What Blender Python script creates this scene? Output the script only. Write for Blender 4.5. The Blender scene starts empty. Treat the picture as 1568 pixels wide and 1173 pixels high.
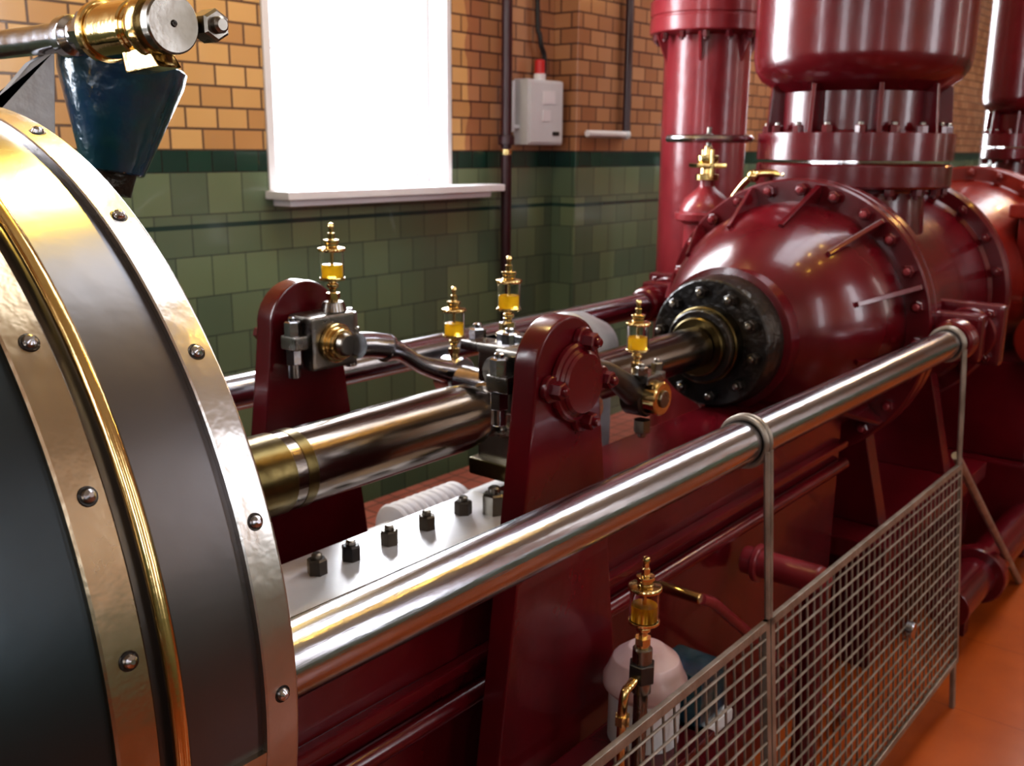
import bpy, bmesh, math, random
from mathutils import Vector, Matrix
random.seed(4)
S=0.6; ZF=-2.02
V=Vector
# ------------------------------------------------------------ materials
def mat(name,col,rough=.4,metal=0.,col2=None,ns=3.,bump=0.,bs=30.,coat=0.,rvar=0.,trans=0.,ior=1.5,streak=None):
    m=bpy.data.materials.new(name); m.use_nodes=True
    nt=m.node_tree; N=nt.nodes; L=nt.links; b=N['Principled BSDF']
    b.inputs['Base Color'].default_value=(*col,1); b.inputs['Roughness'].default_value=rough
    b.inputs['Metallic'].default_value=metal; b.inputs['Coat Weight'].default_value=coat
    b.inputs['Coat Roughness'].default_value=.07
    b.inputs['Transmission Weight'].default_value=trans; b.inputs['IOR'].default_value=ior
    tc=N.new('ShaderNodeTexCoord'); vec=tc.outputs['Object']
    if streak:
        mp=N.new('ShaderNodeMapping'); mp.inputs['Scale'].default_value=streak; L.new(vec,mp.inputs['Vector']); vec=mp.outputs[0]
    if col2 or rvar:
        n=N.new('ShaderNodeTexNoise'); n.inputs['Scale'].default_value=ns; n.inputs['Detail'].default_value=5
        L.new(vec,n.inputs['Vector'])
        if col2:
            r=N.new('ShaderNodeValToRGB'); r.color_ramp.elements[0].position=.35; r.color_ramp.elements[1].position=.68
            r.color_ramp.elements[0].color=(*col,1); r.color_ramp.elements[1].color=(*col2,1)
            L.new(n.outputs['Fac'],r.inputs[0]); L.new(r.outputs[0],b.inputs['Base Color'])
        if rvar:
            mr=N.new('ShaderNodeMapRange'); mr.inputs[1].default_value=.3; mr.inputs[2].default_value=.7
            mr.inputs[3].default_value=max(.02,rough-rvar); mr.inputs[4].default_value=rough+rvar
            L.new(n.outputs['Fac'],mr.inputs[0]); L.new(mr.outputs[0],b.inputs['Roughness'])
    if bump:
        n2=N.new('ShaderNodeTexNoise'); n2.inputs['Scale'].default_value=bs; n2.inputs['Detail'].default_value=3
        L.new(vec,n2.inputs['Vector'])
        bp=N.new('ShaderNodeBump'); bp.inputs['Strength'].default_value=bump; bp.inputs['Distance'].default_value=.02
        L.new(n2.outputs['Fac'],bp.inputs['Height']); L.new(bp.outputs[0],b.inputs['Normal'])
    return m
RED=mat('red_enamel',(.105,.003,.008),.24,0,(.072,.0025,.006),2.5,.06,9,coat=.25)
RED_LIT=mat('red_enamel_warm_lit',(.20,.016,.005),.3,0,(.13,.007,.005),2.5,.12,9,coat=.2)  # red enamel with the orange of warm lighting put into its colour
PINK=mat('faded_red_enamel',(.23,.026,.033),.3,0,(.17,.015,.022),4,.1,12,coat=.2)
DOME=mat('pale_pink_grey_enamel',(.60,.46,.46),.3,0,(.50,.30,.31),6,.1,12,coat=.2)
STEEL=mat('polished_steel',(.50,.50,.54),.20,1,(.35,.345,.37),4,.03,20,rvar=.06,streak=(.6,6,6))
STEELD=mat('worn_steel',(.28,.265,.25),.28,1,(.17,.15,.12),5,.05,20,rvar=.08)
ROD=mat('oily_piston_steel',(.25,.215,.19),.2,1,(.15,.115,.085),3,.03,15,rvar=.05,streak=(.5,4,4))
BAND=mat('steel_band',(.60,.59,.60),.26,1,(.42,.38,.33),2.2,.06,18,rvar=.08)
BANDB=mat('bronzed_band',(.50,.43,.33),.26,1,(.30,.21,.12),3,.06,18,rvar=.08)
CLAD=mat('blued_cladding',(.11,.11,.125),.3,.9,(.14,.13,.13),1.5,.03,12,rvar=.05)
CLADG=mat('blued_cladding_green',(.06,.078,.092),.32,.9,(.042,.05,.056),1.5,.03,12,rvar=.05)
BRASS=mat('brass',(.72,.55,.27),.18,1,(.56,.39,.16),6,.03,30,rvar=.07)
GOLD=mat('oily_brass',(.14,.105,.045),.28,1,(.08,.06,.025),6,.05,20)
BLACK=mat('black_oily_iron',(.014,.013,.014),.28,.3,(.035,.025,.016),4,.3,25)
DARK=mat('dark_iron',(.05,.05,.055),.35,.8,(.1,.08,.06),5,.1,20)
BLUE=mat('blue_paint',(.006,.035,.085),.22,.1,(.008,.055,.06),6,.3,14,coat=.5)
WHITE=mat('white_paint',(.75,.74,.76),.4,0,(.68,.67,.70),3)
GREY=mat('grey_enamel',(.62,.64,.66),.4,0,(.57,.58,.60),3)
LGREY=mat('pale_grey_casting',(.35,.36,.38),.4,.3,(.25,.25,.27),5,.1,20)
PLATE_GLARE=mat('planed_plate_window_glare',(.88,.88,.90),.30,.45,(.80,.79,.81),5,.03,15)  # steel plate whitened: the window's reflection is put into the base colour
CABLE=mat('black_cable',(.015,.015,.018),.5,0,(.02,.02,.02))
BROWNP=mat('brown_red_pipe',(.04,.008,.012),.35,0,(.03,.007,.01),3,coat=.3)
REDP=mat('red_plastic',(.6,.03,.03),.35,0,(.5,.03,.03))
GALV=mat('galvanised_wire',(.34,.30,.26),.42,.7,(.20,.17,.14),8,.1,40)
GLASS=mat('clear_glass',(1,1,1),.02,0,trans=1,ior=1.15)
PLASTER=mat('ceiling_plaster',(.40,.33,.24),.8,0,(.36,.29,.2),2)
def translucent(name,col,tcol,f,rough=.5,tr=0):
    m=bpy.data.materials.new(name); m.use_nodes=True
    nt=m.node_tree;N=nt.nodes;L=nt.links;b=N['Principled BSDF'];b.inputs['Base Color'].default_value=(*col,1);b.inputs['Roughness'].default_value=rough
    b.inputs['Transmission Weight'].default_value=tr; b.inputs['IOR'].default_value=1.25 if tr else 1.5
    t=N.new('ShaderNodeBsdfTranslucent'); t.inputs[0].default_value=(*tcol,1); mx=N.new('ShaderNodeMixShader'); mx.inputs[0].default_value=f
    L.new(b.outputs[0],mx.inputs[1]);L.new(t.outputs[0],mx.inputs[2]);L.new(mx.outputs[0],N['Material Output'].inputs[0]); return m
SASH=translucent('white_sash_bloom',(.8,.8,.82),(.85,.87,.95),.16)  # translucency imitates window bloom on the white sash bars
OIL=translucent('amber_oil',(1,.68,.12),(1,.68,.05),.4,.03,1.0)
def wallmat():
    m=bpy.data.materials.new('glazed_brick_and_tile'); m.use_nodes=True
    nt=m.node_tree;N=nt.nodes;L=nt.links;b=N['Principled BSDF']
    tc=N.new('ShaderNodeTexCoord'); sp=N.new('ShaderNodeSeparateXYZ'); L.new(tc.outputs['Object'],sp.inputs[0])
    ad=N.new('ShaderNodeMath'); ad.operation='ADD'; L.new(sp.outputs[0],ad.inputs[0]); L.new(sp.outputs[1],ad.inputs[1])
    cb=N.new('ShaderNodeCombineXYZ'); L.new(ad.outputs[0],cb.inputs[0]); L.new(sp.outputs[2],cb.inputs[1])
    def brick(c1,c2,mo,w,h,ms,off,shift):
        mp=N.new('ShaderNodeMapping'); mp.inputs['Location'].default_value=(0,shift,0); L.new(cb.outputs[0],mp.inputs[0])
        k=N.new('ShaderNodeTexBrick'); k.inputs['Scale'].default_value=1
        k.inputs['Color1'].default_value=(*c1,1);k.inputs['Color2'].default_value=(*c2,1);k.inputs['Mortar'].default_value=(*mo,1)
        k.inputs['Brick Width'].default_value=w;k.inputs['Row Height'].default_value=h;k.inputs['Mortar Size'].default_value=ms
        k.inputs['Mortar Smooth'].default_value=.2; k.inputs['Bias'].default_value=0; k.offset=off
        L.new(mp.outputs[0],k.inputs['Vector']); return k
    k1=brick((.76,.50,.22),(.54,.31,.13),(.15,.095,.06),.22,.125,.008,.5,-.95)
    k2=brick((.19,.255,.155),(.12,.175,.12),(.06,.085,.07),.25,.25,.004,.5,-.82)
    k3=brick((.018,.070,.05),(.012,.048,.038),(.01,.015,.012),.17,.13,.004,.5,-.82)
    def gt(v,src):
        g=N.new('ShaderNodeMath'); g.operation='GREATER_THAN'; g.inputs[1].default_value=v; L.new(src,g.inputs[0]); return g.outputs[0]
    def mix(f,a,c):
        x=N.new('ShaderNodeMix'); x.data_type='RGBA'; L.new(f,x.inputs[0]); L.new(a,x.inputs[6]); L.new(c,x.inputs[7]); return x.outputs[2]
    z=sp.outputs[2]
    c=mix(gt(.82,z),k2.outputs[0],k3.outputs[0])
    n0=N.new('ShaderNodeTexNoise'); n0.inputs['Scale'].default_value=2.2; L.new(cb.outputs[0],n0.inputs['Vector'])
    mm=N.new('ShaderNodeMath'); mm.operation='MULTIPLY_ADD'; L.new(n0.outputs[0],mm.inputs[0]); mm.inputs[1].default_value=.3; mm.inputs[2].default_value=-.15
    ax=N.new('ShaderNodeMath'); ax.operation='ADD'; L.new(sp.outputs[0],ax.inputs[0]); L.new(mm.outputs[0],ax.inputs[1])
    pk=N.new('ShaderNodeMix'); pk.data_type='RGBA'; pk.blend_type='MULTIPLY'; pk.inputs[0].default_value=1; L.new(k1.outputs[0],pk.inputs[6]); pk.inputs[7].default_value=(.68,.56,.68,1)  # pinkish shade right of the window, multiplied into the brick colour
    bc=mix(gt(5.98,ax.outputs[0]),k1.outputs[0],pk.outputs[2])
    c=mix(gt(.95,z),c,bc)
    su=N.new('ShaderNodeMath');su.operation='SUBTRACT';L.new(z,su.inputs[0]);su.inputs[1].default_value=.50
    ab=N.new('ShaderNodeMath');ab.operation='ABSOLUTE';L.new(su.outputs[0],ab.inputs[0])
    lt=N.new('ShaderNodeMath');lt.operation='LESS_THAN';L.new(ab.outputs[0],lt.inputs[0]);lt.inputs[1].default_value=.014
    rgb=N.new('ShaderNodeRGB'); rgb.outputs[0].default_value=(.02,.06,.05,1)
    c=mix(lt.outputs[0],c,rgb.outputs[0])
    n=N.new('ShaderNodeTexNoise'); n.inputs['Scale'].default_value=1.3; L.new(tc.outputs['Object'],n.inputs['Vector'])
    x=N.new('ShaderNodeMix'); x.data_type='RGBA'; x.blend_type='MULTIPLY'; L.new(n.outputs[0],x.inputs[0]); L.new(c,x.inputs[6]); x.inputs[7].default_value=(.8,.74,.68,1)
    L.new(x.outputs[2],b.inputs['Base Color'])
    b.inputs['Roughness'].default_value=.2; b.inputs['Coat Weight'].default_value=.4
    f=mix(gt(.82,z),k2.outputs[1],k3.outputs[1]); f=mix(gt(.95,z),f,k1.outputs[1])
    bp=N.new('ShaderNodeBump'); bp.invert=True; bp.inputs['Strength'].default_value=.5; bp.inputs['Distance'].default_value=.01
    L.new(f,bp.inputs['Height']); L.new(bp.outputs[0],b.inputs['Normal'])
    return m
WALL=wallmat()
def floormat(name,c1,c2,mo,w,rough,ms=.006):
    m=bpy.data.materials.new(name); m.use_nodes=True
    nt=m.node_tree;N=nt.nodes;L=nt.links;b=N['Principled BSDF']
    tc=N.new('ShaderNodeTexCoord'); k=N.new('ShaderNodeTexBrick'); k.inputs['Scale'].default_value=1;k.offset=0
    k.inputs['Color1'].default_value=(*c1,1);k.inputs['Color2'].default_value=(*c2,1);k.inputs['Mortar'].default_value=(*mo,1)
    k.inputs['Brick Width'].default_value=w;k.inputs['Row Height'].default_value=w;k.inputs['Mortar Size'].default_value=ms
    L.new(tc.outputs['Object'],k.inputs[0])
    n=N.new('ShaderNodeTexNoise'); n.inputs['Scale'].default_value=2; n.inputs['Detail'].default_value=6; L.new(tc.outputs['Object'],n.inputs[0])
    x=N.new('ShaderNodeMix'); x.data_type='RGBA'; x.blend_type='MULTIPLY'; L.new(n.outputs[0],x.inputs[0]); L.new(k.outputs[0],x.inputs[6]); x.inputs[7].default_value=(.45,.4,.4,1)
    L.new(x.outputs[2],b.inputs['Base Color']); b.inputs['Roughness'].default_value=rough
    return m
FLOOR=floormat('terracotta_floor',(.44,.10,.016),(.40,.09,.014),(.33,.075,.016),.9,.24,.004)
QUARRY=floormat('quarry_tile',(.70,.26,.20),(.62,.21,.16),(.12,.08,.07),.16,.4)
# ------------------------------------------------------------ mesh builder
def frame(ax):
    a=V(ax).normalized(); h=V((0,0,1)) if abs(a.z)<.9 else V((1,0,0))
    u=a.cross(h).normalized(); v=a.cross(u).normalized(); return a,u,v
def chamf(p,c):
    if not c: return p
    o=[]
    for i,q in enumerate(p):
        if 0<i<len(p)-1:
            q=V(q);a=V(p[i-1])-q;d=V(p[i+1])-q
            if a.length>1e-6 and d.length>1e-6 and abs(a.angle(d)-math.pi)>.5:
                k=min(c,a.length*.4,d.length*.4); o.append(tuple(q+a.normalized()*k)); o.append(tuple(q+d.normalized()*k)); continue
            o.append(tuple(q))
        else: o.append(tuple(q))
    return o
def catmull(P,n=8):
    P=[V(p) for p in P]; Q=[P[0]*2-P[1]]+P+[P[-1]*2-P[-2]]; o=[]
    for i in range(1,len(Q)-2):
        for k in range(n):
            t=k/n;a,b,c,d=Q[i-1:i+3]
            o.append(.5*((2*b)+(c-a)*t+(2*a-5*b+4*c-d)*t*t+(3*b-a-3*c+d)*t**3))
    o.append(P[-1]); return o
class B:
    def __init__(s,name): s.name=name; s.bm=bmesh.new(); s.mats=[]
    def mi(s,m):
        if m not in s.mats: s.mats.append(m)
        return s.mats.index(m)
    def put(s,t,m,recalc=True):
        if recalc: bmesh.ops.recalc_face_normals(t,faces=t.faces)
        i=s.mi(m)
        for f in t.faces: f.material_index=i
        me=bpy.data.meshes.new('t'); t.to_mesh(me); t.free(); s.bm.from_mesh(me); bpy.data.meshes.remove(me)
    def lathe(s,prof,o,ax,m,seg=40,c=0.,ph=0.):
        prof=chamf(prof,c); a,u,v=frame(ax); o=V(o); t=bmesh.new(); rings=[]
        for (x,r) in prof:
            if r<1e-6: rings.append([t.verts.new(o+a*x)])
            else: rings.append([t.verts.new(o+a*x+(u*math.cos(ph+2*math.pi*k/seg)+v*math.sin(ph+2*math.pi*k/seg))*r) for k in range(seg)])
        for A,C in zip(rings,rings[1:]):
            for k in range(seg):
                k2=(k+1)%seg
                if len(A)==1 and len(C)==1: continue
                if len(A)==1: t.faces.new((A[0],C[k],C[k2]))
                elif len(C)==1: t.faces.new((A[k],C[0],A[k2]))
                else: t.faces.new((A[k],C[k],C[k2],A[k2]))
        if len(rings[0])>1: t.faces.new(rings[0])
        if len(rings[-1])>1: t.faces.new(rings[-1][::-1])
        s.put(t,m); return s
    def cyl(s,p,q,r,m,seg=32,c=.004):
        p=V(p);q=V(q);h=(q-p).length
        return s.lathe([(0,0),(0,r),(h,r),(h,0)],p,q-p,m,seg,c)
    def tube(s,P,r,m,seg=10):
        P=[V(p) for p in P]; t=bmesh.new(); rings=[]; u=None
        for i,p in enumerate(P):
            d=(P[min(i+1,len(P)-1)]-P[max(i-1,0)]).normalized()
            if u is None: _,u,_=frame(d)
            u=(u-d*u.dot(d)).normalized(); v=d.cross(u); rr=r[i] if isinstance(r,(list,tuple)) else r
            rings.append([t.verts.new(p+(u*math.cos(2*math.pi*k/seg)+v*math.sin(2*math.pi*k/seg))*rr) for k in range(seg)])
        for A,C in zip(rings,rings[1:]):
            for k in range(seg): t.faces.new((A[k],A[(k+1)%seg],C[(k+1)%seg],C[k]))
        t.faces.new(rings[0][::-1]); t.faces.new(rings[-1]); s.put(t,m); return s
    def box(s,lo,hi,m,bev=.01,rot=None):
        lo=V(lo);hi=V(hi);c=(lo+hi)/2;d=hi-lo;t=bmesh.new(); bmesh.ops.create_cube(t,size=1)
        for w in t.verts: w.co=V((w.co.x*d.x,w.co.y*d.y,w.co.z*d.z))
        if bev: bmesh.ops.bevel(t,geom=t.edges[:],offset=min(bev,min(d)*.4),segments=2,affect='EDGES',profile=.6)
        for w in t.verts: w.co=((rot@w.co) if rot else w.co)+c
        s.put(t,m); return s
    def prism(s,out,o,u,v,depth,m,bev=.01):
        o=V(o);u=V(u);v=V(v);n=u.cross(v).normalized()*depth; t=bmesh.new()
        A=[t.verts.new(o+u*a+v*b) for a,b in out]; C=[t.verts.new(o+u*a+v*b+n) for a,b in out]
        t.faces.new(A); t.faces.new(C[::-1]); k=len(A)
        for i in range(k): t.faces.new((A[i],C[i],C[(i+1)%k],A[(i+1)%k]))
        bmesh.ops.recalc_face_normals(t,faces=t.faces)
        if bev:
            E=[e for e in t.edges if len(e.link_faces)==2 and e.calc_face_angle(0)>.6]
            bmesh.ops.bevel(t,geom=E,offset=bev,segments=2,affect='EDGES',profile=.6)
        s.put(t,m); return s
    def bolt(s,p,d,m,r=.03,h=.035,m2=None):
        ph=random.random()
        s.lathe([(0,0),(0,r),(h,r),(h+r*.15,r*.82),(h+r*.15,0)],p,d,m,6,0,ph)
        s.lathe([(h,0),(h,r*.52),(h+r*.55,r*.52),(h+r*.7,r*.35),(h+r*.7,0)],p,d,m2 or m,12)
        return s
    def sph(s,p,r,m,seg=20,sz=1.):
        return s.lathe([(-r*sz*math.cos(math.pi*i/10),r*math.sin(math.pi*i/10)) for i in range(11)],p,(0,0,1),m,seg)
    def done(s,origin=(0,0,0),parent=None):
        o=V(origin)
        for w in s.bm.verts: w.co-=o
        for f in s.bm.faces: f.smooth=True
        for e in s.bm.edges:
            if len(e.link_faces)==2 and e.calc_face_angle(0)>.55: e.smooth=False
        me=bpy.data.meshes.new(s.name); s.bm.to_mesh(me); s.bm.free()
        for m in s.mats: me.materials.append(m)
        ob=bpy.data.objects.new(s.name,me); ob.location=o; bpy.context.collection.objects.link(ob)
        wnm=ob.modifiers.new('weighted_normals','WEIGHTED_NORMAL'); wnm.keep_sharp=True; wnm.weight=70
        if parent: ob.parent=parent
        return ob
X=V((1,0,0));Y=V((0,1,0));Z=V((0,0,1))
# ------------------------------------------------------------ room
X0,X1,Y0,Y1,ZC=-6.,26.,-8.,2.9,6.
b=B('floor'); b.box((X0-.4,Y0-.4,ZF-.3),(X1+.4,Y1+.4,ZF),FLOOR,0); b.done()
SKY=(3.2,19.,-2.1,-.1)
b=B('ceiling')
b.box((X0-.4,Y0-.4,ZC),(X1+.4,SKY[2],ZC+.3),PLASTER,0); b.box((X0-.4,SKY[3],ZC),(X1+.4,Y1+.4,ZC+.3),PLASTER,0)
b.box((X0-.4,SKY[2],ZC),(SKY[0],SKY[3],ZC+.3),PLASTER,0); b.box((SKY[1],SKY[2],ZC),(X1+.4,SKY[3],ZC+.3),PLASTER,0); b.done()
def wall(name,along,fix,lo,hi,wins,zs,zt):
    b=B(name)
    def bx(a0,a1,z0,z1):
        if along=='x': b.box((a0,min(fix),z0),(a1,max(fix),z1),WALL,0)
        else: b.box((min(fix),a0,z0),(max(fix),a1,z1),WALL,0)
    bx(lo,hi,ZF,zs); bx(lo,hi,zt,ZC); a=lo
    for w0,w1 in wins: bx(a,w0,zs,zt); a=w1
    bx(a,hi,zs,zt); return b
WB=[(-2.2,-.6),(4.1,5.72),(12.6,14.2),(20.6,22.2)]
WF=[(-4,-2.8),(1.2,2.4),(6.2,7.6),(11.6,12.8),(17,18.2)]
wall('wall_back','x',(Y1,Y1+.45),X0-.4,X1+.4,WB,.70,4.3).done()
wall('wall_front','x',(Y0-.45,Y0),X0-.4,X1+.4,WF,.70,5.6).done()
wall('wall_left','y',(X0-.4,X0),Y0,Y1,[(-5.8,-4.2),(-1.2,.4)],.70,4.3).done()
wall('wall_right','y',(X1,X1+.4),Y0,Y1,[],.70,4.3).done()
def area(name,loc,rot,sx,sy,e,col):
    l=bpy.data.lights.new(name,'AREA'); l.shape='RECTANGLE'; l.size=sx; l.size_y=sy; l.energy=e; l.color=col
    o=bpy.data.objects.new(name,l); o.location=loc; o.rotation_euler=rot; bpy.context.collection.objects.link(o); return o
wn=[0]
def window(a0,a1,z0,z1,plane,side,axis='x',nx=3,e=100,col=(.93,.96,1)):
    wn[0]+=1; b=B('window_%d'%wn[0])
    def bx(p0,p1,q0,q1,d0,d1,m=SASH,bv=.006):
        y0,y1=sorted((plane+side*d0,plane+side*d1))
        if axis=='x': b.box((p0,y0,q0),(p1,y1,q1),m,bv)
        else: b.box((y0,p0,q0),(y1,p1,q1),m,bv)
    d=.16
    bx(a0+.012,a0+.10,z0,z1,d,d+.12,WHITE); bx(a1-.10,a1-.012,z0,z1,d,d+.12,WHITE); bx(a0+.10,a1-.10,z0+.015,z0+.06,d,d+.12,WHITE); bx(a0+.10,a1-.10,z1-.1,z1,d,d+.12,WHITE)
    bx(a0+.10,a0+.16,z0+.06,z1-.1,d+.04,d+.1); bx(a1-.16,a1-.10,z0+.06,z1-.1,d+.04,d+.1); bx(a0+.16,a1-.16,z0+.06,z0+.15,d+.04,d+.1)
    zm=(z0+z1)/2; bx(a0+.16,a1-.16,zm-.04,zm+.04,d+.03,d+.11)
    for i in range(1,nx):
        x=a0+(a1-a0)*i/nx; bx(x-.012,x+.012,z0+.15,z1-.1,d+.05,d+.08)
    for k in(.25,.75):
        z=z0+(z1-z0)*k; bx(a0+.16,a1-.16,z-.012,z+.012,d+.052,d+.078)
    bx(a0-.001,a0+.012,z0,z1,-.01,.45,WHITE,0); bx(a1-.012,a1+.001,z0,z1,-.01,.45,WHITE,0)
    bx(a1,a1+.05,z0,z1,-.02,.0,WHITE); bx(a0-.05,a0,z0,z1,-.02,.0,WHITE)
    b.done()
    c=(a0+a1)/2; pos=plane+side*.42
    if axis=='x': area('daylight_window_%d'%wn[0],(c,pos,zm),(math.radians(-90 if side>0 else 90),0,0),a1-a0-.03,z1-z0,e,col)
    else: area('daylight_window_%d'%wn[0],(pos,c,zm),(math.radians(90),0,math.radians(-90 if side<0 else 90)),a1-a0-.03,z1-z0,e,col)
for i,(a,c) in enumerate(WB): window(a,c,.70,4.3,Y1,1,e=125)
for i,(a,c) in enumerate(WF): window(a,c,.70,5.6,Y0,-1,e=(18,26,40,14,12)[i],nx=3,col=(.97,.97,1) if i<3 else (1,.80,.48))
for a,c in [(-5.8,-4.2),(-1.2,.4)]: window(a,c,.70,4.3,X0,-1,'y',e=34)
b=B('window_8')
yc=(SKY[2]+SKY[3])/2
x=SKY[0]
while x<SKY[1]+.01: b.box((x-.02,SKY[2],ZC+.1),(x+.02,SKY[3],ZC+.2),WHITE,.004); x+=(SKY[1]-SKY[0])/14
b.box((SKY[0],yc-.03,ZC+.1),(SKY[1],yc+.03,ZC+.2),WHITE,.004)
b.box((SKY[0],SKY[2],ZC-.03),(SKY[1],SKY[2]+.05,ZC+.25),WHITE,.004); b.box((SKY[0],SKY[3]-.05,ZC-.03),(SKY[1],SKY[3],ZC+.25),WHITE,.004); b.done()
area('daylight_roof',((SKY[0]+SKY[1])/2,yc,ZC+.28),(0,0,0),SKY[1]-SKY[0],SKY[3]-SKY[2],120,(.93,.96,1))
b=B('trim_1')
b.box((4.02,2.66,.645),(6.15,2.90,.70),WHITE,.012); b.box((4.08,2.72,.60),(6.05,2.90,.645),WHITE,.012)
b.box((4.1,2.9,.70),(5.72,3.2,.715),WHITE,0); b.done()
b=B('wall_pier'); b.box((7.07,2.65,ZF),(8.9,2.9,ZC),WALL,.012); b.done()
b=B('floor_plinth'); b.box((X0,1.7,ZF),(X1,2.65,-1.5),QUARRY,.01); b.done()
def lamp(x,y,z,e,col=(1,.66,.22)):
    b=B('pendant_lamp'); b.cyl((x,y,z+.25),(x,y,ZC),.012,CABLE,8,0)
    b.lathe([(0,.24),(.05,.22),(.16,.09),(.26,.05),(.26,0),(.25,.04),(.15,.08),(.045,.21),(0,.23)],(x,y,z),Z,DARK,32)
    b.done()
    l=bpy.data.lights.new('lamp_bulb','POINT'); l.energy=e; l.color=col; l.shadow_soft_size=.12*S
    o=bpy.data.objects.new('lamp_bulb',l); o.location=(x,y,z+.0); bpy.context.collection.objects.link(o)
lamp(2.9,1.5,4.0,66,(1,.74,.30)); lamp(9.5,-1.2,3.6,40,(1,.5,.15)); lamp(13,-1.2,3.6,50,(1,.5,.15))  # first lamp is unseen, added to give the cylinder a yellow glow
for x in(4.2,5.3,6.4):
    for y in(-1.7,-2.7): lamp(x,y,4.5,13,(1,.58,.10))
sp=V((2.5,.80,3.75)); tg=V((.93,-.55,.87))  # unseen spot, added for the yellow glow on the cylinder cladding
b=B('added_spot_fitting'); dr=(tg-sp).normalized()
b.lathe([(-.25,0),(-.25,.07),(-.2,.10),(.0,.16),(.02,.16),(.02,.14),(-.15,.08),(-.15,0)],sp,dr,DARK,28); b.cyl(sp-dr*.2,(2.5,.8,ZC),.015,CABLE,8,0); b.done()
l=bpy.data.lights.new('added_spot_bulb','SPOT'); l.energy=330; l.color=(1,.66,.12); l.spot_size=math.radians(34); l.spot_blend=.8; l.shadow_soft_size=.13*S
o=bpy.data.objects.new('added_spot_bulb',l); o.location=sp+dr*.03; o.rotation_euler=dr.to_track_quat('-Z','Y').to_euler(); bpy.context.collection.objects.link(o)
# ------------------------------------------------------------ steam cylinder
def cp(x,ang,r): a=math.radians(ang); return V((x,r*math.cos(a),r*math.sin(a)))
b=B('steam_cylinder')
b.lathe([(-3.2,0),(-3.2,1.05),(.685,1.05)],(0,0,0),X,CLADG,160)
b.lathe([(.685,1.05),(.95,1.05),(1.0,1.05),(1.0,0)],(0,0,0),X,CLAD,160)
b.lathe([(.963,1.05),(.963,1.066),(1.03,1.066),(1.036,1.06),(1.036,.98),(1.02,.98),(1.02,1.05)],(0,0,0),X,BAND,160,.003)
b.lathe([(.683,1.05),(.683,1.064),(.756,1.064),(.756,1.05)],(0,0,0),X,BANDB,160,.004)
b.lathe([(-.3,1.05),(-.3,1.066),(-.22,1.066),(-.22,1.05)],(0,0,0),X,BANDB,160,.004)
for k in range(24):
    for x in(.998,.724,-.26):
        a=(179.0-17.3*k) if x>.9 else (183.9-14.35*k)
        if x>.9 and k>20: continue
        n=cp(0,a,1).normalized(); b.lathe([(0,.0125),(.004,.0125),(.010,.010),(.014,.004),(.014,0)],cp(x,a,1.064),n,STEEL,16)
        b.lathe([(0,0),(0,.017),(.002,.016),(.002,0)],cp(x,a,1.0645),n,BLACK,16)
for (xa,xb) in((.756,.963),(-.22,.683)):
    t=bmesh.new(); g=[]
    for x in(xa,xb): g.append([t.verts.new(cp(x,184.6+.42*k,1.062)) for k in range(9)])
    for k in range(8): t.faces.new((g[0][k],g[0][k+1],g[1][k+1],g[1][k]))
    r=bmesh.ops.extrude_face_region(t,geom=t.faces[:])
    for e in r['geom']:
        if isinstance(e,bmesh.types.BMVert): e.co=V((e.co.x,e.co.y*.986,e.co.z*.986))
    b.put(t,BANDB)
for x in(.89,.35,.05):
    n=cp(0,186.3,1).normalized(); b.lathe([(0,0),(0,.016),(.003,.016),(.003,.012),(.010,.010),(.014,.004),(.014,0)],cp(x,186.3,1.062),n,STEEL,16)
b.tube([cp(.788,a,1.072) for a in range(60,262,3)],.0135,BRASS,12)
b.lathe([(1.0,.98),(1.02,.93),(1.06,.5),(1.10,.3),(1.25,.28),(1.25,.2),(1.35,.2),(1.35,0)],(0,0,0),X,DARK,96,.01)
for k in range(10): b.bolt(cp(1.25,k*36,.24),X,STEELD,.03,.03)
b.box((-3,-.6,ZF),(-2.4,.6,-.8),RED,.02); b.box((.2,-.6,ZF),(.8,.6,-.8),RED,.02)
b.done()
b=B('valve_gear_shaft')
yx=1.3; z0=1.235
def ly(p,m,seg=36,c=.004): b.lathe([(t,r) for t,r in p],(yx,-.40,z0),Y,m,seg,c)
ly([(0,0),(0,.064),(.03,.064),(.03,.055),(.05,.055)],STEELD)
ly([(.05,.068),(.07,.072),(.09,.068),(.09,.05),(.13,.05),(.13,.062),(.27,.062),(.27,.05)],BRASS)
b.lathe([(.30,0),(.30,.055),(.36,.055),(.36,0)],(yx,-.40,z0),Y,STEEL,6,.004)
ly([(.26,.045),(.30,.045),(.36,.036),(.40,.036),(.42,.05),(.46,.05),(.47,.036),(1.0,.036),(1.0,0)],STEEL)
b.lathe([(0,.055),(0,.07),(.025,.07),(.025,.055)],(yx,-.13,z0),Y,BRASS,36,.004)
b.bolt((1.40,-.36,1.24),-Y,STEELD,.036,.05); b.cyl((1.40,-.36,1.24),(1.40,0,1.24),.02,STEELD,12)
b.lathe([(0,0),(0,.008),(.004,.006),(.004,0)],(yx,-.40,z0),-Y,BLACK,12)
b.prism([(0,-.09),(.14,-.10),(.16,-.02),(.10,-.045),(.04,-.05)],(yx-.03,-.38,z0),Y,Z,.06,BRASS,.008)
b.prism([(-.08,0),(.08,0),(.05,.28),(-.05,.28)],(1.3,.62,.98),X,Z,-.05,STEELD,.008)
b.prism([(-.02,.20),(.05,.24),(.03,.02),(-.32,-.06),(-.30,-.10)],(1.3,.22,.98),X,Z,-.03,LGREY,.006)
b.done((1.3,0,1.2))
b=B('dashpot')
b.lathe([(0,0),(0,.08),(.03,.09),(.26,.165),(.30,.17),(.30,.155),(.20,.14),(.20,0)],(1.5,.25,.90),Z+X*.18,BLUE,48,.004)
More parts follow.
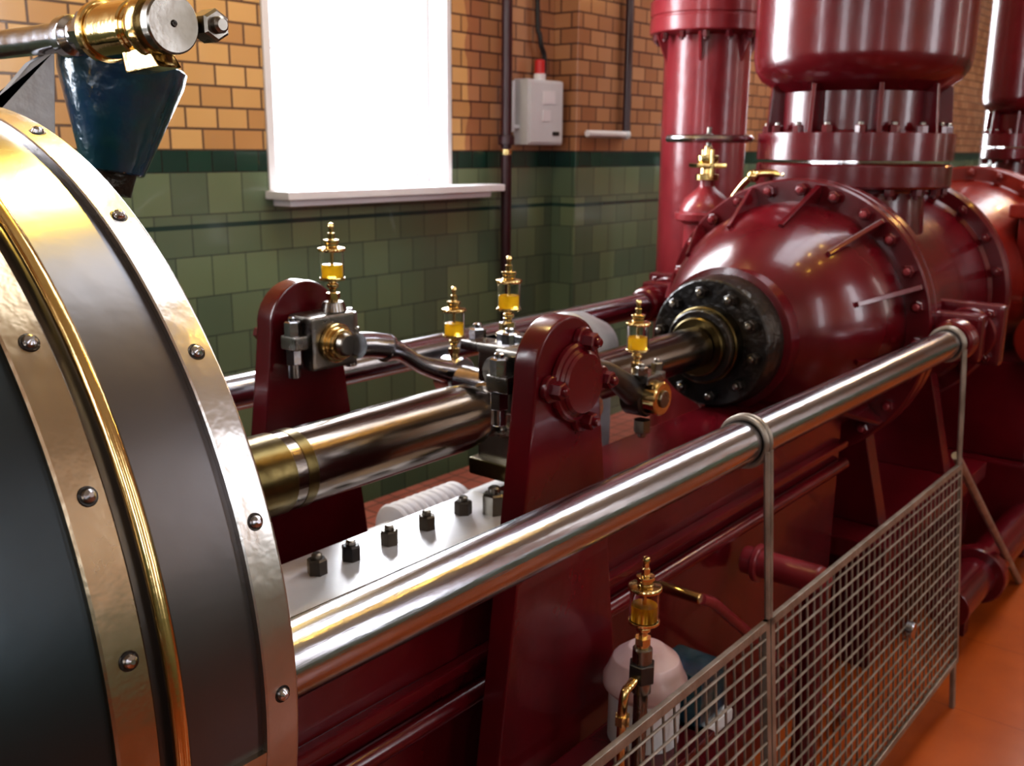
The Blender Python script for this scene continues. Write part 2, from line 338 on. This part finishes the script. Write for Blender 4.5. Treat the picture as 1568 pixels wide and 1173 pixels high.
b.lathe([(-.06,0),(-.06,.05),(.0,.06)],(1.5,.25,.90),Z+X*.18,BLACK,24)
b.lathe([(.30,.0),(.30,.13),(.36,.13),(.37,.1),(.37,0)],(1.5,.25,.90),Z+X*.18,BLACK,32,.004)
b.tube(catmull([(1.50,.25,.87),(1.4,.25,.78),(1.2,.25,.72),(1.05,.25,.7)]),.03,DARK,12)
b.done((1.5,.25,1.0))
# ------------------------------------------------------------ rods
b=B('piston_rod')
b.lathe([(1.35,0),(1.35,.125),(2.62,.125),(2.70,.118),(2.75,.10),(2.76,.08),(2.80,.08),(2.80,0)],(0,0,0),X,ROD,56)
b.lathe([(1.60,.125),(1.60,.128),(1.80,.128),(1.80,.125)],(0,0,0),X,GOLD,56,.001)
b.lathe([(1.84,.125),(1.84,.127),(1.88,.127),(1.88,.125)],(0,0,0),X,GOLD,56,.001)
b.done((2,0,0))
b=B('pump_rod'); b.lathe([(3.1,0),(3.1,.08),(3.16,.08),(3.16,.105),(4.43,.105),(4.43,0)],(0,0,0),X,ROD,48); b.done((4,0,0))
for sy in(-1,1):
    b=B('tie_rod'); b.lathe([(1.04,0),(1.04,.075),(5.46,.075),(5.46,.0)],(0,.95*sy,0),X,STEEL,64,.004)
    b.done((3,.95*sy,0))
# ------------------------------------------------------------ standards
def standard(sy):
    b=B('support_standard'); cx=2.42
    out=[(-.53,ZF),(.53,ZF),(.34,-.95),(.19,.1),(.165,.30)]
    out+=[(.165*math.cos(a),.32+.165*math.sin(a)) for a in [math.radians(d) for d in range(10,180,10)]]
    out+=[(-.165,.30),(-.19,.1),(-.34,-.95)]
    y0=.62*sy+.045
    b.prism(out,(cx,y0,0),X,Z,.09,RED,.012)
    o=-1 if sy<0 else 1
    yo=.62*sy+o*.045
    b.lathe([(0,0),(0,.125),(.03,.125),(.03,.10),(.05,.10),(.05,0)],(cx+.02,yo,.28),Y*o,RED,40,.008)
    for a in(75,-5,-75,180):
        p=V((cx+.02+.13*math.cos(math.radians(a)),yo,.28+.13*math.sin(math.radians(a))))
        b.cyl(p,p+Y*o*.025,.042,RED,20); b.bolt(p+Y*o*.025,Y*o,RED,.028,.035)
    i=-o; yi=.62*sy+i*.045
    def P(x,dy,z): return V((cx+x,yi+i*dy,z))
    def bx(x0,x1,d0,d1,za,zb,m,bev=.01):
        a=P(x0,d0,za);c=P(x1,d1,zb); b.box((min(a.x,c.x),min(a.y,c.y),za),(max(a.x,c.x),max(a.y,c.y),zb),m,bev)
    bx(-.09,.13,0,.14,.16,.37,STEELD,.02)
    bx(-.15,.17,.03,.12,.245,.30,STEELD,.01)
    b.lathe([(0,0),(0,.075),(.02,.075),(.02,.058),(.05,.058),(.05,0)],P(0.02,.14,.26),Y*i,BRASS,32,.004)
    b.lathe([(0,0),(0,.045),(.03,.04),(.03,0)],P(0.02,.19,.26),Y*i,STEELD,24,.004)
    for x in(-.13,.15):
        b.bolt(P(x,.08,.30),Z,STEEL,.03,.05); b.bolt(P(x,.08,.245),-Z,STEEL,.03,.05)
        b.cyl(P(x,.08,.14),P(x,.08,.20),.024,STEEL,16)
    b.lathe([(0,.05),(.035,.04),(.035,0)],P(.07,.08,.37),Z,STEELD,24,.004)
    ya,yb=sorted((.565*sy,.76*sy)); b.box((cx-.62,ya,ZF),(cx+.62,yb,ZF+.06),RED,.01)
    for x in(-.5,.5): b.bolt((cx+x*1.1,.71*sy,ZF+.06),Z,STEELD,.03,.04)
    b.done((cx,.62*sy,0))
standard(-1); standard(1)
# ------------------------------------------------------------ crosshead and links
b=B('crosshead')
b.lathe([(2.80,0),(2.80,.105),(2.9,.12),(3.1,.12),(3.1,0)],(0,0,0),X,STEELD,40,.01)
b.box((2.88,-.11,-.24),(3.02,.11,.26),STEELD,.02)
b.box((2.84,-.145,-.10),(2.89,-.02,.30),STEEL,.008)
b.box((2.80,-.13,.22),(3.08,.13,.26),STEELD,.01)
b.lathe([(-.42,0),(-.42,.05),(-.3,.05),(-.3,.07),(.24,.07),(.24,.05),(.26,.05),(.26,0)],(2.94,0,.05),Y,STEEL,32,.006)
for x in(2.85,3.03):
    for y in(-.08,.08): b.bolt((x,y,.26),Z,STEEL,.034,.04)
b.bolt((2.84,-.09,-.06),-X,STEELD,.034,.04); b.bolt((2.84,-.09,.2),-X,STEELD,.034,.03)
b.lathe([(0,0),(0,.05),(.02,.05),(.03,.03),(.03,0)],(2.94,0,.26),Z,BRASS,24,.004)
b.box((2.84,-.12,-.29),(3.2,.12,-.22),GOLD,.01)
b.done((2.94,0,0))
def link(pts,r,ends,m,name):
    b=B(name); P=catmull(pts,8); n=len(P)
    b.tube(P,[r*(1.25-.5*math.sin(math.pi*i/(n-1))) for i in range(n)],m,20)
    for p in ends:
        p=V(p); b.lathe([(-.05,0),(-.05,.085),(.05,.085),(.05,0)],p,Y,m,32,.008)
        b.lathe([(-.06,0),(-.06,.05),(.06,.05),(.06,0)],p,Y,BRASS,24,.006)
    return b
b=link([(2.60,.33,.23),(2.68,.33,.2),(2.8,.33,.13),(3.0,.33,.06)],.045,[(3.0,.34,.05)],STEEL,'lever_link')
b.tube(catmull([(2.46,.33,.26),(2.53,.33,.25),(2.62,.33,.23)]),.05,STEEL,16); b.done((2.7,.33,.15))
b=link([(2.60,-.33,.23),(2.8,-.33,.2),(3.1,-.32,.16),(3.35,-.32,.02)],.045,[(3.40,-.32,.0)],DARK,'lever_link')
b.tube(catmull([(2.46,-.33,.26),(2.53,-.33,.25),(2.62,-.33,.23)]),.05,DARK,16)
b.lathe([(-.09,0),(-.09,.07),(.0,.07),(.0,0)],(3.40,-.34,0.0),Y,BRASS,28,.006)
b.lathe([(-.10,0),(-.10,.035),(-.09,.035),(-.09,0)],(3.40,-.34,0.0),Y,STEELD,28,.003)
b.box((3.33,-.40,.06),(3.47,-.24,.10),STEELD,.01)
for x in(3.34,3.46): b.bolt((x,-.36,.10),Z,STEELD,.026,.03)
b.bolt((3.36,-.36,-.09),-Z,STEELD,.035,.05)
b.done((2.9,-.33,.15))
b=B('guide_casting')
b.lathe([(0,.0),(0,.2),(.12,.19),(.3,.12),(.3,0)],(3.9,.42,.0),X,LGREY,32,.02)
b.box((3.9,.3,-.9),(4.15,.55,.05),LGREY,.03); b.done((4,.42,0))
# ------------------------------------------------------------ drip oilers
def make_oiler():
    b=B('drip_oiler')
    b.lathe([(0,0),(0,.018),(.02,.018),(.02,.012),(.045,.012),(.05,.02),(.06,.02),(.065,.012),(.07,.012)],(0,0,0),Z,BRASS,20,.001)
    b.lathe([(.0,0),(0,.024),(.018,.024),(.018,0)],(0,0,.012),Z,BRASS,6)
    b.lathe([(.068,.012),(.072,.034),(.075,.044),(.083,.044),(.083,.03)],(0,0,0),Z,BRASS,28,.001)
    b.lathe([(.0835,0),(.0835,.036),(.128,.036),(.128,0)],(0,0,0),Z,OIL,28)
    b.lathe([(.083,.037),(.083,.041),(.172,.041),(.172,.037),(.083,.037)],(0,0,0),Z,GLASS,28)
    b.lathe([(.128,0),(.128,.006),(.172,.006),(.172,0)],(0,0,0),Z,BRASS,10)
    b.lathe([(.172,0),(.172,.046),(.178,.048),(.184,.046),(.188,.028),(.190,.022),(.20,.022),(.202,.026),(.212,.026),(.214,.012),(.235,.012),(.236,.008),(.25,.008),(.256,.012),(.266,.010),(.27,0)],(0,0,0),Z,BRASS,28,.001)
    return b.done()
OI=make_oiler(); OI.location=(2.49,.495,.405); OI.scale=(1.10,)*3
def oiler(p,sc=1.):
    o=bpy.data.objects.new('drip_oiler',OI.data); o.location=p; o.scale=(sc,)*3; bpy.context.collection.objects.link(o)
    wm=o.modifiers.new('weighted_normals','WEIGHTED_NORMAL'); wm.keep_sharp=True
oiler((3.0,.34,.135),1.08); oiler((2.94,0,.29),1.08); oiler((3.40,-.30,.10),1.08); oiler((2.36,-1.0,-.47),1.08)
# ------------------------------------------------------------ engine bed
b=B('engine_bed')
def girder(ya,yb,zt,x0=1.1,x1=5.35):
    b.box((x0,ya,ZF),(x1,yb,zt-.08),RED,.01)
    b.box((x0,ya-.04,zt-.10),(x1,yb+.04,zt),RED,.015)
    yy=ya
    b.box((x0,yy-.05,zt-.30),(x1,yy,zt-.26),RED,.012)
    b.cyl((x0,yy-.03,zt-.40),(x1,yy-.03,zt-.40),.035,RED,20)
    b.box((x0,yy-.10,ZF),(x1,yy,ZF+.2),RED,.02)
girder(-.45,-.02,-.34); girder(.3,.52,-.95)
b.box((1.3,-.40,-.34),(2.75,.02,-.315),PLATE_GLARE,.006)
for x in(1.5,1.68,1.86,2.0,2.17,2.35,2.54): b.bolt((x,-.12,-.315),Z,DARK,.032,.045,STEELD)
b.bolt((2.62,-.2,-.315),Z,STEELD,.045,.07)
for x in(3.3,4.4): b.box((x,-.02,-1.2),(x+.12,.3,-.6),RED,.01)
b.done((4,0,-1))
b=B('lagged_pipe')
pr=[]
for i in range(10):
    t=i*.05; pr+= [(t,.095),(t+.012,.122),(t+.025,.13),(t+.038,.122)]
b.lathe([(0,0)]+pr+[(.5,.095),(.5,0)],(3.2,.95,-.86),X,WHITE,36)
b.cyl((2.2,.95,-.86),(4.5,.95,-.86),.05,GREY,20); b.cyl((4.4,.95,-.86),(4.4,.95,ZF),.05,GREY,20); b.cyl((2.3,.95,-.86),(2.3,.95,ZF),.05,GREY,20)
b.done((3.2,.95,-.86))
# ------------------------------------------------------------ pump body
def flangebolts(b,x,R,n,d,m,r=.032,h=.04,a0=0,m2=None):
    for k in range(n): b.bolt(cp(x,a0+360*k/n,R),d,m,r,h,m2)
b=B('pump_body')
b.lathe([(4.58,0),(4.58,.33),(4.63,.345),(4.76,.345),(4.76,.30)],(0,0,0),X,BLACK,64,.006)
b.lathe([(4.44,0),(4.44,.15),(4.50,.16),(4.50,.2),(4.58,.2)],(0,0,0),X,GOLD,40,.006)
b.lathe([(4.47,.12),(4.47,.185),(4.53,.185),(4.53,.12)],(0,0,0),X,BLACK,40,.006)
flangebolts(b,4.58,.27,10,-X,BLACK,.032,.045,9,STEELD); flangebolts(b,4.53,.165,6,-X,BLACK,.02,.03)
dm=[(4.72,.30),(4.74,.38)]+[(5.56-.80*math.cos(math.radians(28+62*i/16)),.69*math.sin(math.radians(28+62*i/16))) for i in range(1,17)]
b.lathe(dm+[(5.60,.69),(5.60,0)],(0,0,0),X,RED,96)
b.lathe([(5.55,.66),(5.55,.82),(5.64,.82),(5.64,.66)],(0,0,0),X,RED,96,.01)
b.lathe([(5.65,.66),(5.65,.82),(5.75,.82),(5.75,.66)],(0,0,0),X,RED,96,.01)
flangebolts(b,5.55,.76,24,-X,RED,.036,.04,3,PINK)
for k in range(24): b.bolt(cp(5.75,3+15*k,.76),X,RED,.034,.04)
for k in range(12):
    a=10.5+30*k; r=cp(0,a,1)
    tn=cp(0,a+90,1).normalized()
    b.prism([(5.55,.62),(5.55,.80),(5.50,.80),(5.12,.60),(5.16,.52)],-tn*.014,X,r,.028 if X.cross(r).dot(tn)>0 else -.028,RED,.004)
b.lathe([(5.75,.70),(6.0,.66),(6.9,.66),(7.2,.70),(7.2,.82),(7.3,.82),(7.3,.0)],(0,0,0),X,RED,80,.02)
flangebolts(b,7.2,.76,20,-X,RED,.034,.04,3)
for sy in(-1,1):
    b.lathe([(0,0),(0,.10),(.04,.115),(.10,.115),(.10,.09),(.28,.09),(.28,.15),(.36,.15),(.36,.0)],(5.47,.95*sy,0),X,RED,40,.01)
    b.box((5.62,min(.6*sy,1.06*sy),-.13),(5.74,max(.6*sy,1.06*sy),.13),RED,.03)
    b.box((5.80,min(.5*sy,1.12*sy),-.17),(5.90,max(.5*sy,1.12*sy),.17),RED,.03)
    for dz in(-.12,.12): b.bolt((5.80,1.05*sy,dz),-X,RED,.03,.03)
for x in(5.7,7.0):
    b.prism([(-.42,-.45),(.42,-.45),(.6,-1.2),(-.6,-1.2)],(x,0,0),Y,Z,.14,RED,.012)
b.box((5.4,-.75,-1.32),(7.5,.75,-1.2),RED,.015); b.box((5.5,-.68,ZF),(7.4,.68,-1.32),RED,.015)
b.done((6.2,0,0))
def vessel(name,cx,cy,zb,sc=1.,m=RED,top=5.2):
    b=B(name); o=(cx,cy,0)
    q=lambda l:[(zb+(z-.40)*sc,r*sc) for z,r in l]
    zz=lambda z: zb+(z-.4)*sc
    b.lathe(q([(.40,.0),(.40,.46),(.72,.44),(.74,.59),(.88,.59),(.88,.40)]),o,Z,m,72,.012)
    b.lathe(q([(.90,.40),(.90,.59),(1.06,.59),(1.08,.48),(1.30,.48),(1.34,.53),(1.38,.59),(1.44,.63),(1.52,.645)])+[(top-.5*sc,.645*sc),(top-.2*sc,.52*sc),(top,.25*sc),(top,0)],o,Z,m,72)
    for k in range(18):
        a=math.radians(20*k+4); d=V((math.cos(a),math.sin(a),0)); p=V(o)+d*.54*sc
        b.bolt(p+Z*zz(1.06),Z,m,.034*sc,.04*sc,STEELD); b.bolt(p+Z*zz(.74),-Z,m,.034*sc,.04*sc)
        a2=math.radians(20*k+14); d2=V((math.cos(a2),math.sin(a2),0))
        if k%2==0:
            tn=V((-d2.y,d2.x,0))
            b.prism([(.46*sc,zz(1.06)),(.57*sc,zz(1.06)),(.55*sc,zz(1.34)),(.46*sc,zz(1.36))],V((cx,cy,0))-tn*.014,d2,Z,-.028,m,.004)
    return b.done((cx,cy,zb+1))
vessel('air_vessel',6.37,0,.42,1)
vessel('air_vessel',12.0,.2,.62,.82,RED,4.6)
b=B('delivery_column'); cc=(7.26,1.55,0)
b.lathe([(ZF,0),(ZF,.42),(ZF+.12,.42),(ZF+.12,.33),(1.82,.33),(1.84,.45),(1.95,.45),(1.95,.44),(1.97,.44),(1.97,.45),(2.08,.45),(2.08,.33),(4.6,.33),(ZC,.33),(ZC,0)],cc,Z,PINK,56,.008)
for k in range(14):
    a=math.radians(k*360/14); d=V((math.cos(a),math.sin(a),0)); b.bolt(V(cc)+Z*1.84+d*.40,-Z,RED,.03,.05); b.bolt(V(cc)+Z*2.08+d*.40,Z,RED,.03,.04)
for k in range(6):
    a=math.radians(k*60+20); d=V((math.cos(a),math.sin(a),0)); tn=V((-d.y,d.x,0))
    b.prism([(.31,1.58),(.31,1.83),(.42,1.83)],V(cc)-tn*.012,d,Z,-.024,PINK,.003)
b.done(cc)
b=B('stop_valve'); o=V((6.0,.82,0))
b.lathe([(-.3,.0),(-.3,.14),(.50,.14),(.52,.20),(.57,.20),(.57,.17),(.60,.17),(.66,.14),(.72,.07),(.74,.05),(.80,.05)],o,Z,PINK,40,.006)
b.lathe([(.78,.0),(.78,.075),(.82,.075),(.82,.05),(.88,.045),(.90,.07),(.94,.07),(.94,.03),(1.0,.025),(1.0,0)],o,Z,BRASS,28,.003)
for a in(-.07,.07): b.cyl(o+V((a,a,.8)),o+V((a,a,.98)),.014,BRASS,12)
b.box(o+V((-.1,-.1,.86)),o+V((.1,.1,.89)),BRASS,.006,Matrix.Rotation(.78,3,'Z'))
b.cyl(o+Z*.98,o+Z*1.12,.016,STEELD,12)
b.tube([o+V((.26*math.cos(t*math.pi/18),.26*math.sin(t*math.pi/18),1.045)) for t in range(37)],.024,STEEL,10)
for k in range(5):
    a=k*math.pi*2/5; b.cyl(o+Z*1.04,o+V((.24*math.cos(a),.24*math.sin(a),1.04)),.011,STEELD,8)
b.sph(o+Z*1.05,.035,STEELD)
b.tube(catmull([o+V((.0,0,.3)),o+V((.25,-.2,.25)),(6.3,.5,.2)]),.12,RED,20)
b.tube(catmull([(5.9,.62,.62),(5.85,.45,.80),(5.85,.3,.84),(5.85,.15,.8)]),.022,BRASS,12)
b.sph((5.85,.42,.82),.04,BRASS); b.sph((5.85,.2,.83),.035,BRASS)
b.cyl((5.9,.62,.45),(5.9,.62,.64),.022,BRASS,12)
b.done(o)
# ------------------------------------------------------------ second pump at far right
b=B('far_pump_body')
b.lathe([(7.9,0),(7.9,.5),(8.1,.62),(8.5,.72),(8.9,.76),(8.9,.88),(9.0,.88),(9.02,.86),(9.04,.88),(9.14,.88),(9.14,.78),(11,.78),(11.6,.7),(12.6,.7),(12.6,0)],(0,-.05,-.02),X,RED_LIT,72,.012)
for k in range(24): b.bolt(cp(8.9,15*k,.83)+V((0,-.05,-.02)),-X,RED_LIT,.034,.04)
b.box((8.0,-.9,-1.3),(12.6,.8,-.55),RED,.03); b.box((7.9,-1.0,ZF),(12.7,.9,-1.3),RED,.03)
b.box((8.2,-1.10,-.1),(9.2,-.6,.55),RED_LIT,.04); b.box((8.1,-1.15,.5),(9.3,-.55,.6),RED_LIT,.02)
for dz in(0,.4):
    for dx in(8.3,8.7,9.1): b.bolt((dx,-1.10,dz),-Y,RED,.035,.04)
b.lathe([(0,0),(0,.22),(.08,.22),(.08,.17),(.7,.17),(.7,0)],(7.9,-.95,-.35),X,RED_LIT,32,.01)
b.done((10,0,0))
b=B('floor_pipe')
b.cyl((6.0,-.95,-1.72),(14,-.95,-1.72),.13,RED,32); b.lathe([(0,.12),(0,.19),(.1,.19),(.1,.12)],(6.6,-.95,-1.72),X,RED,32,.01)
b.box((6.3,-1.0,ZF),(6.4,-.9,-1.8),RED,.01);b.box((9.3,-1.0,ZF),(9.4,-.9,-1.8),RED,.01); b.done((10,-.95,-1.7))
b=B('drain_pipe')
b.cyl((4.1,-.5,-.90),(4.1,-.86,-.90),.065,PINK,28); b.lathe([(0,.06),(0,.09),(.03,.09),(.03,.06)],(4.1,-.56,-.9),-Y,PINK,28,.005)
b.sph((4.1,-.86,-.9),.066,PINK); b.cyl((4.1,-.86,-.9),(4.1,-.86,ZF),.06,RED,24); b.done((4.1,-.6,-1))
b=B('sloping_pipe'); b.tube([(3.2,-.75,-.70),(3.3,-.75,-.75),(4.9,-.75,ZF+.02)],.022,PINK,12); b.cyl((3.2,-.75,-.7),(3.2,-.56,-.7),.022,BRASS,12); b.done((4,-.75,-1.3))
b=B('lubricator_pump'); lc=(2.62,-.86,-.08)
b.lathe([(ZF+.08,0),(ZF+.08,.11),(-.95,.11),(-.95,.12),(-.70,.12)],lc,Z,GREY,40,.004)
b.lathe([(-.70,.12),(-.68,.14),(-.65,.14),(-.63,.13),(-.58,.11),(-.54,.06),(-.535,0)],lc,Z,DOME,40,.004)
b.cyl((2.36,-1.0,-.47),(2.36,-1.0,-.62),.03,STEELD,16); b.lathe([(0,0),(0,.042),(.06,.042),(.06,0)],(2.36,-1.0,-.58),Z,DARK,6,.003)
b.cyl((2.36,-1.0,-.58),(2.36,-1.0,-.95),.022,STEELD,16)
b.tube(catmull([(2.36,-1.0,-.56),(2.30,-1.0,-.57),(2.26,-1.0,-.62),(2.26,-1.0,-.95)]),.014,BRASS,12)
b.lathe([(0,.0),(0,.024),(.03,.024),(.03,0)],(2.26,-1.0,-.68),Z,BRASS,6)
b.box((2.22,-1.04,-1.0),(2.80,-.72,-.95),RED,.01); b.box((2.76,-1.0,-.95),(2.95,-.80,-.76),BLUE,.02)
b.box((2.74,-1.02,-1.0),(2.97,-.78,-.95),GREY,.01)
b.done((2.6,-.9,-.9))
# ------------------------------------------------------------ fence
b=B('mesh_guard_fence'); YF=-1.07; zt=-.655; zb=-1.76
def bar(p,q,w=.016,t=.010):
    b.box((min(p[0],q[0])-w,YF-t,min(p[1],q[1])-w),(max(p[0],q[0])+w,YF+t,max(p[1],q[1])+w),GALV,.004)
for xa,xb in((.6,3.08),(3.12,5.45)):
    bar((xa,zt),(xb,zt)); bar((xa,zb),(xb,zb)); bar((xa,zb),(xa,zt)); bar((xb,zb),(xb,zt))
    x=xa+.065
    while x<xb: b.cyl((x,YF+.004,zb),(x,YF+.004,zt),.005,GALV,6,0); x+=.066
    z=zb+.066
    while z<zt: b.cyl((xa,YF-.004,z),(xb,YF-.004,z),.005,GALV,6,0); z+=.066
for x in(.7,3.10,5.4): b.box((x-.02,YF-.012,ZF),(x+.02,YF+.012,zb),GALV,.004)
for w in b.bm.verts: w.co.y+=(w.co.z-zt)*.085
b.tube([(5.42,YF+.02,zt+.06),(7.4,YF,ZF+.02)],.024,GALV,10)
b.cyl((4.6,YF-.05,-1.25),(4.6,YF-.09,-1.25),.04,STEEL,20)
b.done((3,YF,-1.3))
for x in(3.06,5.38):
    b=B('hanging_strap')
    for dx in(0,.03): b.tube([(x+dx,-.95+.086*math.cos(t*math.pi/16),.086*math.sin(t*math.pi/16)) for t in range(33)],.010,GALV,8)
    b.tube([(x,-1.037,-.02),(x,-1.05,-.2),(x+.03,YF,zt+.02)],.011,GALV,8)
    b.tube([(x+.03,-1.037,-.02),(x+.03,-1.05,-.2),(x+.05,YF,zt+.02)],.011,GALV,8)
    b.done((x,-1,-.3))
# ------------------------------------------------------------ wall services
b=B('wall_pipe'); b.cyl((6.3,2.78,-1.5),(6.3,2.78,ZC),.042,BROWNP,20)
b.lathe([(0,.04),(0,.065),(.07,.065),(.07,.04)],(6.3,2.78,1.0),Z,BROWNP,20,.005); b.lathe([(0,.04),(0,.05),(.05,.05),(.05,.04)],(6.3,2.78,.92),Z,BRASS,20,.005)
for z in(-.8,2.6): b.box((6.26,2.80,z),(6.34,2.9,z+.04),BROWNP,.004)
b.done((6.3,2.78,2))
b=B('electrical_box')
b.box((6.52,2.74,1.0),(7.0,2.895,1.52),GREY,.015); b.box((6.54,2.725,1.02),(6.98,2.745,1.50),GREY,.01)
b.box((6.70,2.717,1.33),(6.86,2.727,1.43),WHITE,.003); b.box((6.70,2.717,1.19),(6.80,2.727,1.28),WHITE,.003); b.box((6.84,2.715,1.08),(6.92,2.727,1.11),BLACK,.003)
b.cyl((6.75,2.8,1.52),(6.75,2.8,1.57),.05,WHITE,20); b.cyl((6.75,2.8,1.56),(6.75,2.8,1.68),.042,REDP,20,.01)
b.cyl((6.45,2.84,1.1),(6.45,2.84,1.5),.02,GREY,12); b.cyl((6.45,2.84,1.14),(6.53,2.84,1.14),.02,GREY,12)
b.done((6.76,2.8,1.26))
b=B('power_cable'); b.tube(catmull([(6.86,2.84,1.53),(6.86,2.84,1.72),(6.80,2.84,1.86),(6.78,2.86,2.4),(6.78,2.86,ZC)],8),.02,CABLE,10); b.done((6.8,2.86,3))
b=B('conduit'); b.cyl((7.75,2.59,1.12),(7.75,2.59,ZC),.035,BROWNP,14)
b.cyl((7.15,2.59,1.10),(7.75,2.59,1.10),.03,WHITE,14); b.sph((7.75,2.59,1.10),.045,GREY); b.done((7.75,2.6,2))
b=B('socket_outlet'); b.box((18.2,2.84,1.02),(18.5,2.9,1.16),WHITE,.01); b.done((18.35,2.87,1.1))
# ------------------------------------------------------------ world, camera
w=bpy.data.worlds.new('sky'); bpy.context.scene.world=w; w.use_nodes=True
w.node_tree.nodes['Background'].inputs[0].default_value=(.85,.92,1,1); w.node_tree.nodes['Background'].inputs[1].default_value=4
cam=bpy.data.cameras.new('camera'); co=bpy.data.objects.new('camera',cam); bpy.context.collection.objects.link(co); bpy.context.scene.camera=co
f=1555.; cam.sensor_width=36; cam.lens=f/1600*36; cam.clip_start=.02
th=math.atan(368/f); ps=math.radians(39); al=.008
F=V((math.cos(th)*math.cos(ps),math.cos(th)*math.sin(ps),-math.sin(th))); R=V((math.sin(ps),-math.cos(ps),0)); U=R.cross(F)
R2=R*math.cos(al)+U*math.sin(al); U2=U*math.cos(al)-R*math.sin(al)
M=Matrix((R2,U2,-F)).transposed().to_4x4(); M.translation=V((0,-2.4,.98)); co.matrix_world=M
cam.dof.use_dof=True; cam.dof.focus_distance=2.0*S; cam.dof.aperture_fstop=8
# ------------------------------------------------------------ to metres, floor at 0
bpy.context.view_layer.update()
T=Matrix.Scale(S,4)@Matrix.Translation((0,0,-ZF))
for o in bpy.data.objects:
    if o.parent is None:
        if o.type=='CAMERA' or (o.type=='LIGHT'):
            m=o.matrix_world.copy(); m.translation=T@m.translation; o.matrix_world=m
            if o.type=='LIGHT' and o.data.type=='AREA': o.data.size*=S; o.data.size_y*=S
        else:
            o.matrix_world=T@o.matrix_world
sc=bpy.context.scene; sc.view_settings.view_transform='Standard'; sc.view_settings.exposure=.1
for lk in('Medium High Contrast','Standard - Medium High Contrast'):
    try: sc.view_settings.look=lk; break
    except Exception: pass
